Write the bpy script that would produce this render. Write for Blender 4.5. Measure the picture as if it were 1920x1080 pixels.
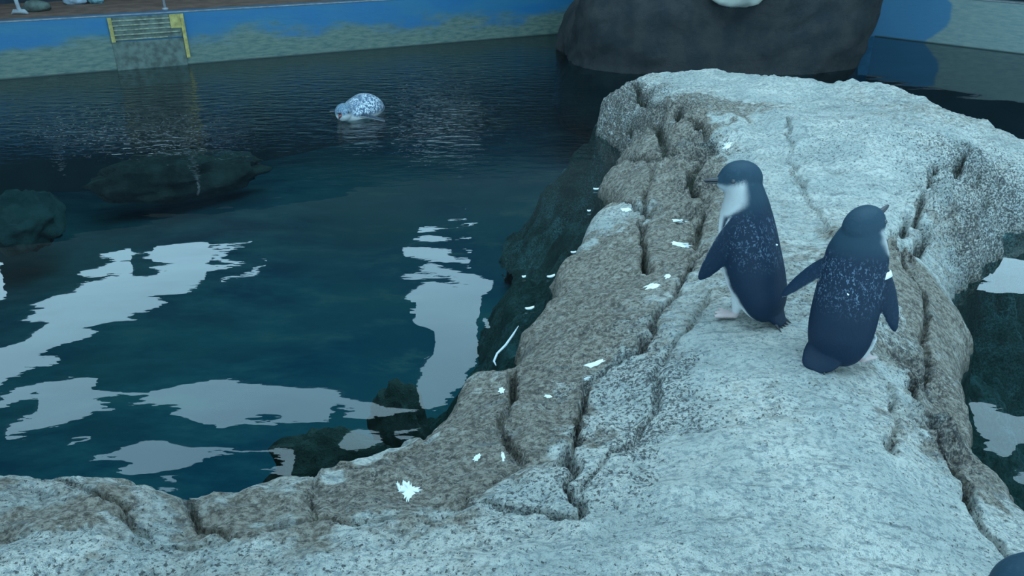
import bpy, bmesh, math, random
import numpy as np
from mathutils import Vector, Matrix, kdtree, noise as mnoise

# ------------------------------------------------------------------ camera, sky, exposure
for o in list(bpy.data.objects):
    bpy.data.objects.remove(o)
SC = bpy.context.scene
COL = SC.collection
CAM_H, FPX, PITCH = 0.9, 1500.0, math.radians(26.5)
cam_d = bpy.data.cameras.new('camera')
cam = bpy.data.objects.new('camera', cam_d)
COL.objects.link(cam)
cam_d.sensor_width = 36.0
cam_d.lens = FPX / 1920 * 36.0
cam_d.clip_start = 0.02
cam.location = (0, 0, CAM_H)
cam.rotation_euler = (math.pi / 2 - PITCH, 0, 0)
SC.camera = cam
SC.view_settings.view_transform = 'Standard'
SC.view_settings.look = 'None'
SC.view_settings.gamma = 1.0
SC.view_settings.use_curve_mapping = False
SC.view_settings.exposure = 0.0

SKY_STRENGTH = 4.5
world = bpy.data.worlds.new('overcast_sky')
SC.world = world
world.use_nodes = True
bg = world.node_tree.nodes['Background']
bg.inputs['Color'].default_value = (0.47, 0.80, 1.0, 1)      # even overcast sky
bg.inputs['Strength'].default_value = SKY_STRENGTH

ROOF_H = 3.0
LIGHT_OPENING = (-1.3, 3.2, -0.2, 3.7)       # x0, x1, y0, y1 of the added roof's opening, sized to light the rock


def ray(px, py):
    dx = (px - 960) / FPX
    dy = -(py - 540) / FPX
    return np.array([dx, math.cos(PITCH) + dy * math.sin(PITCH), -math.sin(PITCH) + dy * math.cos(PITCH)])


def at(px, py, z=0.0):
    """point where the pixel's ray meets the horizontal plane at height z"""
    d = ray(px, py)
    t = (z - CAM_H) / d[2]
    return np.array([d[0] * t, d[1] * t, z])


def at_plane(px, py, P, n):
    d = ray(px, py)
    t = np.dot(np.array(P) - np.array([0, 0, CAM_H]), n) / np.dot(d, n)
    return np.array([0, 0, CAM_H]) + t * d


def roof_at(px, py):
    """point of the added roof plane that the calm water at this pixel mirrors"""
    d = ray(px, py)
    t = (ROOF_H + CAM_H) / -d[2]
    return (d[0] * t, d[1] * t)


# ------------------------------------------------------------------ node helpers
def new_mat(name):
    m = bpy.data.materials.new(name)
    m.use_nodes = True
    nt = m.node_tree
    nt.nodes.clear()
    out = nt.nodes.new('ShaderNodeOutputMaterial')
    return m, nt, out


class N:
    def __init__(self, nt):
        self.nt = nt

    def add(self, typ, **kw):
        n = self.nt.nodes.new(typ)
        for k, v in kw.items():
            setattr(n, k, v)
        return n

    def link(self, a, b):
        self.nt.links.new(a, b)

    def put(self, sock, v):
        if hasattr(v, 'is_linked'):
            self.link(v, sock)
        else:
            sock.default_value = v

    def math(self, op, a, b=None, c=None, clamp=False):
        n = self.add('ShaderNodeMath', operation=op, use_clamp=clamp)
        self.put(n.inputs[0], a)
        if b is not None:
            self.put(n.inputs[1], b)
        if c is not None:
            self.put(n.inputs[2], c)
        return n.outputs[0]

    def mix(self, fac, a, b, mode='MIX'):
        n = self.add('ShaderNodeMix', data_type='RGBA', blend_type=mode)
        self.put(n.inputs[0], fac)
        self.put(n.inputs[6], a if hasattr(a, 'is_linked') else (*a, 1) if len(a) == 3 else a)
        self.put(n.inputs[7], b if hasattr(b, 'is_linked') else (*b, 1) if len(b) == 3 else b)
        return n.outputs[2]

    def ramp(self, v, lo, hi, a=0.0, b=1.0):
        n = self.add('ShaderNodeMapRange', interpolation_type='SMOOTHSTEP')
        self.put(n.inputs[0], v)
        n.inputs[1].default_value = lo
        n.inputs[2].default_value = hi
        n.inputs[3].default_value = a
        n.inputs[4].default_value = b
        return n.outputs[0]

    def coords(self, scale=(1, 1, 1), rot=(0, 0, 0), kind='Object'):
        tc = self.add('ShaderNodeTexCoord')
        mp = self.add('ShaderNodeMapping')
        mp.inputs['Scale'].default_value = scale
        mp.inputs['Rotation'].default_value = rot
        self.link(tc.outputs[kind], mp.inputs['Vector'])
        return mp.outputs[0]

    def noise(self, vec, scale, detail=4, rough=0.55, dist=0.0):
        n = self.add('ShaderNodeTexNoise')
        self.link(vec, n.inputs['Vector'])
        n.inputs['Scale'].default_value = scale
        n.inputs['Detail'].default_value = detail
        n.inputs['Roughness'].default_value = rough
        n.inputs['Distortion'].default_value = dist
        return n.outputs[0]

    def bump(self, h, strength=0.5, distance=0.01, normal=None):
        n = self.add('ShaderNodeBump')
        n.inputs['Strength'].default_value = strength
        n.inputs['Distance'].default_value = distance
        self.link(h, n.inputs['Height'])
        if normal is not None:
            self.link(normal, n.inputs['Normal'])
        return n.outputs[0]

    def bsdf(self, out, color, rough=0.6, normal=None, spec=0.4):
        b = self.add('ShaderNodeBsdfPrincipled')
        self.put(b.inputs['Base Color'], color if hasattr(color, 'is_linked') else (*color, 1))
        self.put(b.inputs['Roughness'], rough)
        b.inputs['Specular IOR Level'].default_value = spec
        if normal is not None:
            self.link(normal, b.inputs['Normal'])
        self.link(b.outputs[0], out.inputs[0])
        return b


def simple_mat(name, color, rough=0.6, var=0.25, scale=20.0, bump=0.2, dist=0.003, spec=0.4):
    m, nt, out = new_mat(name)
    n = N(nt)
    v = n.coords()
    f = n.noise(v, scale, 5)
    c2 = tuple(c * (1 - var) for c in color)
    c3 = tuple(min(1, c * (1 + var)) for c in color)
    col = n.mix(n.ramp(f, 0.3, 0.7), c2, c3)
    n.bsdf(out, col, rough, n.bump(f, bump, dist), spec)
    return m


# ------------------------------------------------------------------ object helpers
def tag(o, label=None, cat=None, group=None, kind=None):
    if label: o['label'] = label
    if cat: o['category'] = cat
    if group: o['group'] = group
    if kind: o['kind'] = kind
    return o


def obj(name, me, mat=None, parent=None):
    o = bpy.data.objects.new(name, me)
    COL.objects.link(o)
    if mat is not None and me is not None:
        me.materials.clear()
        me.materials.append(mat)
    if parent is not None:
        o.parent = parent
    return o


def empty(name, loc, rz=0.0):
    o = bpy.data.objects.new(name, None)
    o.empty_display_size = 0.05
    COL.objects.link(o)
    o.location = loc
    o.rotation_euler = (0, 0, rz)
    return o


def mesh_np(name, V, Fq, smooth=True):
    V = np.asarray(V, dtype=np.float32)
    Fq = np.asarray(Fq, dtype=np.int32)
    me = bpy.data.meshes.new(name)
    me.vertices.add(len(V))
    me.vertices.foreach_set('co', V.ravel())
    k = Fq.shape[1]
    me.loops.add(Fq.size)
    me.loops.foreach_set('vertex_index', Fq.ravel())
    me.polygons.add(len(Fq))
    me.polygons.foreach_set('loop_start', np.arange(len(Fq), dtype=np.int32) * k)
    me.polygons.foreach_set('loop_total', np.full(len(Fq), k, dtype=np.int32))
    me.update(calc_edges=True)
    if smooth:
        me.polygons.foreach_set('use_smooth', np.ones(len(Fq), dtype=bool))
    return me


def mesh_py(name, V, F, smooth=False):
    me = bpy.data.meshes.new(name)
    me.from_pydata([tuple(map(float, v)) for v in V], [], F)
    me.update()
    if smooth:
        for p in me.polygons:
            p.use_smooth = True
    return me


def set_color(me, rgb):
    a = me.color_attributes.new('col', 'FLOAT_COLOR', 'POINT')
    arr = np.ones((len(me.vertices), 4), dtype=np.float32)
    arr[:, :rgb.shape[1]] = rgb
    a.data.foreach_set('color', arr.ravel())


def box_bm(bm, c, s, rz=0.0, bevel=0.0):
    r = bmesh.ops.create_cube(bm, size=1.0)
    vs = r['verts']
    bmesh.ops.scale(bm, vec=s, verts=vs)
    if bevel:
        es = list({e for v in vs for e in v.link_edges})
        rr = bmesh.ops.bevel(bm, geom=es, offset=bevel, segments=2, affect='EDGES', profile=0.5)
        vs = list({v for f in rr['faces'] for v in f.verts} | {v for v in vs if v.is_valid})
    bmesh.ops.rotate(bm, cent=(0, 0, 0), matrix=Matrix.Rotation(rz, 3, 'Z'), verts=vs)
    bmesh.ops.translate(bm, vec=c, verts=vs)


def bm_mesh(name, bm, smooth=False):
    me = bpy.data.meshes.new(name)
    bmesh.ops.recalc_face_normals(bm, faces=bm.faces)
    bm.to_mesh(me)
    bm.free()
    if smooth:
        for p in me.polygons:
            p.use_smooth = True
    return me


def tube(pts, radii, seg=10):
    """capped tube through points, as (verts, faces)"""
    pts = [Vector(p) for p in pts]
    V, F = [], []
    up = Vector((0.123, 0.31, 0.94)).normalized()
    for i, p in enumerate(pts):
        t = (pts[min(i + 1, len(pts) - 1)] - pts[max(i - 1, 0)]).normalized()
        a = t.cross(up)
        if a.length < 1e-3:
            a = t.cross(Vector((1, 0, 0)))
        a.normalize()
        b = t.cross(a)
        r = radii[i] if hasattr(radii, '__len__') else radii
        for k in range(seg):
            th = 2 * math.pi * k / seg
            V.append(p + a * (math.cos(th) * r) + b * (math.sin(th) * r))
    for i in range(len(pts) - 1):
        for k in range(seg):
            F.append((i * seg + k, i * seg + (k + 1) % seg, (i + 1) * seg + (k + 1) % seg, (i + 1) * seg + k))
    F.append(tuple(range(seg))[::-1])
    F.append(tuple((len(pts) - 1) * seg + k for k in range(seg)))
    return V, F


# ------------------------------------------------------------------ numpy noise
_rng = np.random.RandomState(7)
_lat = _rng.rand(256, 256).astype(np.float64)


def vnoise(x, y):
    xi = np.floor(x).astype(int)
    yi = np.floor(y).astype(int)
    fx = x - xi
    fy = y - yi
    fx = fx * fx * (3 - 2 * fx)
    fy = fy * fy * (3 - 2 * fy)
    a = _lat[xi % 256, yi % 256]
    b = _lat[(xi + 1) % 256, yi % 256]
    c = _lat[xi % 256, (yi + 1) % 256]
    d = _lat[(xi + 1) % 256, (yi + 1) % 256]
    return (a * (1 - fx) + b * fx) * (1 - fy) + (c * (1 - fx) + d * fx) * fy - 0.5


def fbm(x, y, oct=4, gain=0.5):
    s, a = 0.0, 1.0
    for i in range(oct):
        s = s + a * vnoise(x * 2 ** i + 17.3 * i, y * 2 ** i + 5.1 * i)
        a *= gain
    return s


# ------------------------------------------------------------------ materials of the setting
def paint_wall_mat(name, kind):
    """pool wall paint; object space: x along the wall, z up, waterline at 0"""
    m, nt, out = new_mat(name)
    n = N(nt)
    v = n.coords()
    sep = n.add('ShaderNodeSeparateXYZ')
    n.link(v, sep.inputs[0])
    x, z = sep.outputs[0], sep.outputs[2]
    big = n.noise(n.coords((1.0, 1, 3)), 2.2, 4)
    fine = n.noise(n.coords((1, 1, 5)), 14, 5, 0.65)
    if kind == 'left':
        blue = n.mix(n.ramp(big, 0.35, 0.65), (0.022, 0.135, 0.235), (0.012, 0.115, 0.255))
        algae = n.mix(n.ramp(fine, 0.3, 0.7), (0.05, 0.105, 0.10), (0.14, 0.185, 0.15))
        edge = n.math('ADD', z, n.math('MULTIPLY', n.math('SUBTRACT', big, 0.5), 0.35))
        edge = n.math('ADD', edge, n.math('MULTIPLY', n.math('SUBTRACT', fine, 0.5), 0.12))
        c = n.mix(n.ramp(edge, 0.10, 0.19), algae, blue)
    else:
        pale = n.mix(n.ramp(fine, 0.3, 0.7), (0.13, 0.20, 0.21), (0.20, 0.26, 0.24))
        blue = (0.045, 0.15, 0.26)
        # worn blue paint with a curved edge at the inner end, pale algae-bleached coat beyond it
        dx = n.math('ADD', x, n.math('MULTIPLY', n.math('SUBTRACT', big, 0.5), 0.10))
        curve = n.math('ADD', 0.33, n.math('MULTIPLY', n.math('SINE', n.math('MULTIPLY', n.math('SUBTRACT', z, 0.0), 9.0)), 0.13))
        c = n.mix(n.ramp(n.math('SUBTRACT', dx, curve), -0.015, 0.015), blue, pale)
    c = n.mix(n.ramp(z, 0.0, 0.012), (0.03, 0.05, 0.05), c)
    n.bsdf(out, c, 0.55, n.bump(fine, 0.3, 0.004))
    return m


M_deck = simple_mat('brown_deck', (0.16, 0.10, 0.075), 0.8, 0.3, 12)
M_dark = simple_mat('dark_backdrop', (0.018, 0.03, 0.045), 0.9, 0.4, 3)
M_roof = simple_mat('added_roof_dark', (0.030, 0.034, 0.036), 0.9, 0.3, 2)
M_coping = simple_mat('coping_edge', (0.20, 0.21, 0.23), 0.6, 0.2, 30)


def floor_mat():
    m, nt, out = new_mat('pool_floor')
    n = N(nt)
    v = n.coords()
    a = n.noise(v, 0.9, 5, 0.6)
    b = n.noise(n.coords((1, 2.2, 1)), 3.0, 6, 0.65)
    c = n.mix(n.ramp(a, 0.35, 0.65), (0.015, 0.062, 0.088), (0.045, 0.105, 0.105))
    c = n.mix(n.ramp(b, 0.52, 0.72), c, (0.11, 0.13, 0.11))
    sx = n.add('ShaderNodeSeparateXYZ')
    n.link(v, sx.inputs[0])
    alg_lift = n.math('MULTIPLY', n.ramp(n.math('ADD', sx.outputs[0], n.math('MULTIPLY', a, 1.5)), 0.5, -0.6), n.ramp(b, 0.35, 0.6))  # algae green, laid paler at left to offset the light's fall-off
    c = n.mix(n.math('MULTIPLY', alg_lift, 0.6), c, (0.06, 0.15, 0.15))
    n.bsdf(out, c, 0.9, None, 0.1)
    return m


def water_mat():
    m, nt, out = new_mat('pool_water')
    n = N(nt)
    v = n.coords((1, 1, 1))
    sep = n.add('ShaderNodeSeparateXYZ')
    n.link(v, sep.inputs[0])
    x, y = sep.outputs[0], sep.outputs[1]
    slow = n.noise(n.coords((1.0, 1.6, 1)), 2.6, 2, 0.4)
    mid = n.noise(n.coords((1.0, 2.4, 1)), 11.0, 2, 0.5)
    fine = n.noise(n.coords((1.0, 2.2, 1)), 45.0, 2, 0.5)
    # the far left of the pool is choppier than the sheltered near part
    chop = n.math('MULTIPLY', n.ramp(y, 2.5, 3.4), n.ramp(x, 0.9, -0.2))
    h = n.math('MULTIPLY', slow, 0.0032)
    h = n.math('ADD', h, n.math('MULTIPLY', mid, n.math('ADD', 0.00012, n.math('MULTIPLY', chop, 0.007))))
    h = n.math('ADD', h, n.math('MULTIPLY', fine, n.math('ADD', 0.00001, n.math('MULTIPLY', chop, 0.0016))))
    # rings spreading from the swimming penguin
    sw = at(664, 226, 0)
    dx = n.math('SUBTRACT', x, float(sw[0]))
    dy = n.math('SUBTRACT', y, float(sw[1]))
    r = n.math('SQRT', n.math('ADD', n.math('MULTIPLY', dx, dx), n.math('MULTIPLY', dy, dy)))
    ring = n.math('MULTIPLY', n.math('SINE', n.math('MULTIPLY', r, 70.0)), n.ramp(r, 0.5, 0.08, 0.0, 0.0006))
    h = n.math('ADD', h, ring)
    nrm = n.bump(h, 1.0, 1.0)
    fr = n.add('ShaderNodeFresnel')
    fr.inputs['IOR'].default_value = 1.37
    n.link(nrm, fr.inputs['Normal'])
    tr = n.add('ShaderNodeBsdfTransparent')
    tr.inputs['Color'].default_value = (0.42, 0.74, 0.80, 1)
    gl = n.add('ShaderNodeBsdfGlossy')
    gl.inputs['Roughness'].default_value = 0.0
    gl.inputs['Color'].default_value = (1, 1, 1, 1)
    n.link(nrm, gl.inputs['Normal'])
    mx = n.add('ShaderNodeMixShader')
    n.link(fr.outputs[0], mx.inputs[0])
    n.link(tr.outputs[0], mx.inputs[1])
    n.link(gl.outputs[0], mx.inputs[2])
    n.link(mx.outputs[0], out.inputs[0])
    return m


def rock_mat(name, attr=True, base=(0.05, 0.05, 0.05), base2=(0.09, 0.08, 0.07), streak=True):
    """colour attribute: r = brown amount, g = dark speckle amount, b = algae plus painted joint shade"""
    m, nt, out = new_mat(name)
    n = N(nt)
    v = n.coords()
    big = n.noise(v, 7, 5, 0.6)
    med = n.noise(n.coords((1, 1.5, 1)), 34, 7, 0.68, 0.15)
    fine = n.noise(v, 170, 4, 0.7)
    grain = n.noise(n.coords((1.0, 2.0, 1.0)), 330, 3, 0.6)
    if attr:
        at_ = n.add('ShaderNodeAttribute')
        at_.attribute_name = 'col'
        sep = n.add('ShaderNodeSeparateColor')
        n.link(at_.outputs['Color'], sep.inputs[0])
        brown, speck, algae = sep.outputs[0], sep.outputs[1], sep.outputs[2]
        bf = n.math('ADD', brown, n.math('MULTIPLY', n.math('SUBTRACT', med, 0.5), 1.5))
        bf = n.math('ADD', bf, n.math('MULTIPLY', n.math('SUBTRACT', big, 0.5), 0.5))
        pale = n.mix(n.ramp(big, 0.35, 0.65), (0.50, 0.53, 0.50), (0.70, 0.69, 0.63))
        grit = n.noise(n.coords((1, 1.3, 1)), 95, 6, 0.72, 0.1)
        pale = n.mix(n.ramp(grit, 0.47, 0.60, 0.0, 0.8), pale, (0.27, 0.32, 0.33))
        tan = n.mix(n.ramp(grit, 0.40, 0.60), (0.38, 0.34, 0.285), (0.15, 0.13, 0.105))
        tan = n.mix(n.ramp(med, 0.54, 0.64, 0.0, 0.55), tan, (0.50, 0.49, 0.44))
        pit = n.noise(n.coords((1, 1.25, 1)), 62, 5, 0.7)
        tan = n.mix(n.ramp(pit, 0.54, 0.64, 0.0, 0.75), tan, (0.065, 0.06, 0.055))
        c = n.mix(n.ramp(bf, 0.15, 0.60), pale, tan)
        streak = n.noise(n.coords((0.35, 3.2, 1.0)), 24, 5, 0.7, 0.3)
        c = n.mix(n.ramp(streak, 0.55, 0.66, 0.0, 0.55), c, (0.16, 0.18, 0.19))
        # dark pits and lichen
        thr = n.math('SUBTRACT', 0.66, n.math('MULTIPLY', speck, 0.20))
        dk = n.ramp(n.math('SUBTRACT', fine, thr), 0.0, 0.06)
        mk = n.ramp(n.math('ADD', med, n.math('MULTIPLY', speck, 0.35)), 0.45, 0.62)
        c = n.mix(n.math('MULTIPLY', n.math('MULTIPLY', dk, mk), 0.85), c, (0.055, 0.06, 0.065))
        thr2 = n.math('SUBTRACT', 0.70, n.math('MULTIPLY', speck, 0.12))
        c = n.mix(n.math('MULTIPLY', n.ramp(n.math('SUBTRACT', grain, thr2), 0.0, 0.05), 0.7), c, (0.09, 0.09, 0.09))
        # chalky flecks
        c = n.mix(n.math('MULTIPLY', n.ramp(n.math('SUBTRACT', 1.0, fine), 0.63, 0.70), 0.55), c, (0.72, 0.74, 0.72))
        c = n.mix(n.math('MULTIPLY', algae, 0.85), c, (0.035, 0.045, 0.03))
        rough = 0.85
    else:
        c = n.mix(n.ramp(big, 0.35, 0.65), base, base2)
        rough = 0.9
    b1 = n.bump(med, 1.0, 0.018)
    b2 = n.bump(fine, 0.9, 0.005, b1)
    n.bsdf(out, c, rough, b2, 0.25)
    return m


# ------------------------------------------------------------------ the setting
# pool walls: both stand 0.29 m above the water and meet behind the dark boulder
WL_A, WL_B = at(0, 150, 0), at(970, 70, 0)
WR_A, WR_B = at(1640, 68, 0), at(1920, 102, 0)
dL = (WL_B - WL_A)[:2] / np.linalg.norm((WL_B - WL_A)[:2])
dR = (WR_B - WR_A)[:2] / np.linalg.norm((WR_B - WR_A)[:2])
nL = np.array([dL[1], -dL[0], 0.0])
# corner
Amat = np.array([[dL[0], -dR[0]], [dL[1], -dR[1]]])
tt = np.linalg.solve(Amat, (WR_A - WL_A)[:2])
CORNER = WL_A[:2] + dL * tt[0]
WALL_TOP = 0.285


def wall_obj(name, p0, direction, length, thick, z0, z1, mat, side):
    """box wall whose front face runs from p0 along direction; 'side' = +1 body to the left of direction"""
    bm = bmesh.new()
    box_bm(bm, (length / 2, side * thick / 2, (z0 + z1) / 2), (length, thick, z1 - z0))
    o = obj(name, bm_mesh(name, bm), mat)
    o.location = (p0[0], p0[1], 0)
    o.rotation_euler = (0, 0, math.atan2(direction[1], direction[0]))
    return tag(o, kind='structure')


startL = WL_A[:2] - dL * 3.0
wl = wall_obj('wall_left', startL, dL, float(np.linalg.norm(CORNER - startL)) + 0.12, 0.12, -0.75, WALL_TOP, paint_wall_mat('blue_pool_paint', 'left'), 1)
wr = wall_obj('wall_right', WR_A[:2], dR, 5.0, 0.12, -0.75, WALL_TOP, paint_wall_mat('pale_pool_paint', 'right'), 1)
wr2 = wall_obj('wall_right_inner', CORNER, dR, float(np.linalg.norm(WR_A[:2] - CORNER)), 0.12, -0.75, WALL_TOP, simple_mat('blue_paint_inner', (0.045, 0.15, 0.26), 0.6), 1)
for w, nm, L0 in ((wl, 'trim_1', None), (wr, 'trim_2', None)):
    bm = bmesh.new()
    L = 12.0 if nm == 'trim_1' else 5.0
    if nm == 'trim_1':
        L = float(np.linalg.norm(CORNER - startL))
    box_bm(bm, (L / 2, 0.010, WALL_TOP + 0.003), (L, 0.03, 0.006), bevel=0.0015)
    t = obj(nm, bm_mesh(nm, bm), M_coping)
    t.location = w.location
    t.rotation_euler = w.rotation_euler
    tag(t, kind='structure')

# deck behind the left wall and dark backdrop behind it
bm = bmesh.new()
L = float(np.linalg.norm(CORNER - startL)) + 2.5
box_bm(bm, (L / 2 - 0.5, 0.12 + 0.75, 0.22), (L, 1.5, 0.10))
dk = obj('deck_floor', bm_mesh('deck_floor', bm), M_deck)
dk.location = (startL[0], startL[1], 0)
dk.rotation_euler = (0, 0, math.atan2(dL[1], dL[0]))
tag(dk, kind='structure')
wb = wall_obj('wall_back', startL + np.array([-dL[1], dL[0]]) * 1.0, dL, L + 1.5, 0.08, 0.27, 1.25, M_dark, 1)
wb2 = wall_obj('wall_far_right', CORNER + np.array([-dR[1], dR[0]]) * 0.9, dR, 6.0, 0.08, -0.75, 1.15, M_dark, 1)

# pool floor
nx = 120
gx = np.linspace(-9, 9, nx)
gy = np.linspace(-2, 12, nx)
X, Y = np.meshgrid(gx, gy, indexing='ij')
Z = -0.62 + 0.10 * fbm(X * 0.9, Y * 0.9, 4)
idx = np.arange(nx * nx).reshape(nx, nx)
Q = np.stack([idx[:-1, :-1], idx[1:, :-1], idx[1:, 1:], idx[:-1, 1:]], -1).reshape(-1, 4)
tag(obj('floor', mesh_np('floor', np.stack([X, Y, Z], -1).reshape(-1, 3), Q), floor_mat()), kind='structure')

# water sheet
wv = []
dLn = np.array([-dL[1], dL[0]])
wv = [(startL[0], startL[1]), (CORNER[0], CORNER[1]), tuple(WR_A[:2] + dR * 5.0), (6.5, -1.5), (-6.5, -1.5)]
water = obj('pool_water', mesh_py('pool_water', [(a, b, 0.0) for a, b in wv], [tuple(range(len(wv)))[::-1]]), water_mat())
tag(water, kind='structure')
if water.data.polygons[0].normal.z < 0:
    water.data.flip_normals()


# ------------------------------------------------------------------ added unseen roof; holes shaped to mirror as sky patches, sheet dims the rock
SKY_HOLES = [
    [(-160, 760), (-60, 690), (0, 648), (60, 602), (100, 560), (148, 530), (165, 505), (210, 487), (246, 480), (250, 503), (283, 500), (300, 476), (340, 465), (385, 467), (396, 483), (440, 470), (480, 456), (474, 468), (440, 482), (392, 502), (376, 535), (330, 552), (290, 570), (235, 595), (165, 627), (115, 655), (118, 668), (60, 690), (0, 716), (-160, 800)],
    [(404, 534), (420, 520), (462, 502), (490, 482), (493, 494), (462, 512), (430, 530)],
    [(-120, 765), (0, 744), (40, 726), (120, 715), (190, 713), (186, 732), (168, 745), (215, 748), (300, 740), (350, 718), (400, 705), (460, 712), (560, 708), (640, 732), (720, 756), (800, 766), (790, 775), (715, 781), (655, 772), (625, 768), (610, 790), (570, 803), (540, 803), (500, 797), (445, 798), (420, 815), (400, 812), (400, 800), (370, 803), (355, 783), (300, 765), (200, 760), (130, 786), (60, 815), (5, 832), (20, 800), (80, 768), (78, 752), (30, 758), (-120, 800)],
    [(125, 828), (135, 815), (172, 815), (168, 824), (140, 832)],
    [(150, 866), (240, 850), (270, 830), (300, 822), (325, 843), (410, 845), (470, 855), (540, 855), (552, 880), (541, 896), (520, 876), (470, 866), (420, 861), (370, 868), (300, 881), (250, 882)],
    [(288, 905), (340, 893), (345, 898), (315, 912)],
    [(832, 406), (848, 396), (880, 393), (872, 402)],
    [(776, 452), (783, 434), (830, 432), (840, 445), (885, 440), (870, 430), (845, 430), (893, 421), (899, 428), (893, 442), (868, 447), (800, 453)],
    [(754, 476), (775, 458), (850, 466), (855, 472), (886, 465), (884, 484), (876, 491), (855, 488), (770, 493)],
    [(748, 544), (760, 530), (795, 502), (840, 508), (880, 506), (895, 518), (926, 535), (918, 548), (905, 566), (901, 600), (898, 630), (890, 648), (889, 668), (896, 690), (870, 725), (845, 750), (806, 770), (789, 740), (786, 712), (806, 690), (815, 655), (802, 632), (768, 603), (783, 580), (764, 568), (766, 552)],
    [(908, 605), (914, 594), (922, 602), (917, 612)],
    [(786, 704), (800, 682), (812, 668), (806, 684)],
    [(630, 850), (645, 820), (668, 812), (730, 816), (700, 845), (660, 880)],
    [(738, 812), (745, 800), (800, 792), (790, 802), (760, 815)],
    [(1806, 522), (1866, 455), (1900, 468), (1925, 475), (2030, 500), (2030, 620), (1925, 575), (1880, 552)],
    [(1815, 745), (1850, 750), (1885, 768), (1915, 776), (1990, 770), (1990, 850), (1905, 838), (1885, 862), (1866, 846), (1842, 828), (1826, 800)],
    [(1900, 895), (1912, 885), (1960, 885), (1960, 925), (1916, 922)],
    [(1780, 425), (1840, 412), (1930, 398), (1930, 408), (1868, 420)],
    [(-40, 470), (0, 484), (10, 500), (-2, 520), (14, 540), (8, 556), (-40, 575)],
]


def chaikin(P, it=1):
    for _ in range(it):
        Qp = []
        for i in range(len(P)):
            a, b = P[i], P[(i + 1) % len(P)]
            Qp.append((0.75 * a[0] + 0.25 * b[0], 0.75 * a[1] + 0.25 * b[1]))
            Qp.append((0.25 * a[0] + 0.75 * b[0], 0.25 * a[1] + 0.75 * b[1]))
        P = Qp
    return P


def flat_with_holes(name, outer, holes, thick):
    cu = bpy.data.curves.new(name, 'CURVE')
    cu.dimensions = '2D'
    cu.fill_mode = 'BOTH'
    cu.extrude = thick / 2
    for P in [outer] + holes:
        s = cu.splines.new('POLY')
        s.points.add(len(P) - 1)
        for q, (a, b) in zip(s.points, P):
            q.co = (a, b, 0, 1)
        s.use_cyclic_u = True
    tmp = bpy.data.objects.new(name + '_tmp', cu)
    COL.objects.link(tmp)
    dg = bpy.context.evaluated_depsgraph_get()
    me = bpy.data.meshes.new_from_object(tmp.evaluated_get(dg))
    bpy.data.objects.remove(tmp)
    bpy.data.curves.remove(cu)
    me.name = name
    return me


holes = [chaikin([roof_at(*p) for p in P], 1) for P in SKY_HOLES]
x0, x1, y0, y1 = LIGHT_OPENING
holes.append([(x0, y0), (x1, y0), (x1, y1), (x0, y1)])
roof = obj('added_roof_sheet', flat_with_holes('added_roof_sheet', [(-14, -5), (14, -5), (14, 18), (-14, 18)], holes, 0.03), M_roof)  # added out of view to block sky and shape the reflections
roof.location = (0, 0, ROOF_H)
tag(roof, kind='structure')
#MORE
# ------------------------------------------------------------------ rock outcrop
# rim points (pixel x, pixel y, rim height)
RIM = [(-420, 885, .10), (-200, 880, .10), (0, 890, .10), (45, 893, .10), (90, 905, .09), (140, 893, .105), (230, 897, .105), (300, 908, .10), (352, 926, .08), (400, 912, .10), (470, 905, .10), (560, 893, .09), (625, 885, .06),
       (700, 850, .03), (760, 822, .03), (812, 796, .035), (840, 745, .06), (868, 708, .07), (892, 688, .07), (955, 686, .06), (975, 650, .06), (985, 610, .06), (1010, 575, .06), (1040, 548, .07), (1050, 490, .07), (1092, 462, .07), (1108, 430, .08), (1120, 392, .07), (1160, 380, .06), (1150, 366, .05), (1128, 345, .05), (1132, 328, .05), (1172, 303, .07), (1160, 290, .05), (1185, 268, .07), (1165, 245, .07), (1140, 225, .08), (1122, 190, .10), (1150, 170, .14), (1190, 146, .18), (1235, 136, .20), (1285, 131, .21), (1360, 134, .21), (1450, 143, .21), (1540, 152, .21), (1610, 154, .21), (1680, 168, .21), (1740, 184, .21), (1800, 203, .21), (1850, 222, .19), (1880, 240, .17), (1925, 262, .15), (1990, 300, .12), (2040, 350, .09), (2010, 392, .06), (1930, 402, .05),
       (1872, 415, .05), (1868, 455, .05), (1835, 488, .05), (1780, 532, .05), (1800, 560, .06), (1822, 605, .06), (1808, 650, .06), (1803, 690, .06), (1815, 740, .06), (1824, 800, .06), (1832, 845, .05), (1870, 870, .05), (1893, 905, .05), (1912, 945, .06), (1960, 990, .07), (2100, 1040, .07)]
INNER = [(1400, 650, .20), (1300, 900, .20), (1650, 900, .185), (1100, 1000, .19), (700, 1000, .15), (300, 1000, .14), (20, 1000, .14), (1590, 690, .20), (1390, 590, .20), (1480, 640, .205), (1200, 560, .155), (1150, 450, .12), (1020, 640, .105), (1000, 780, .125), (900, 790, .11), (1300, 450, .175), (1450, 250, .23), (1700, 300, .225), (1600, 200, .228), (1300, 180, .222), (1260, 250, .19), (1210, 215, .17), (1190, 270, .13), (1750, 600, .13), (1780, 700, .085), (1740, 500, .15), (1800, 430, .13), (1640, 560, .19), (1200, 340, .12), (1290, 340, .16), (1850, 930, .10), (1900, 1010, .10), (1000, 1150, .2), (400, 1150, .16), (1700, 1100, .17), (-300, 1100, .14), (860, 920, .13), (1500, 450, .215), (1820, 300, .20), (1160, 740, .165), (1080, 880, .16)]
cp = np.array([at(*p) for p in RIM + INNER])
cp = np.vstack([cp, [[-1.3, .4, .14], [0, .2, .18], [1.2, .2, .15], [0.6, 0.4, .18], [-.6, .4, .16]]])


def _tps(r2):
    return 0.5 * r2 * np.log(r2 + 1e-9)


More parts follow.
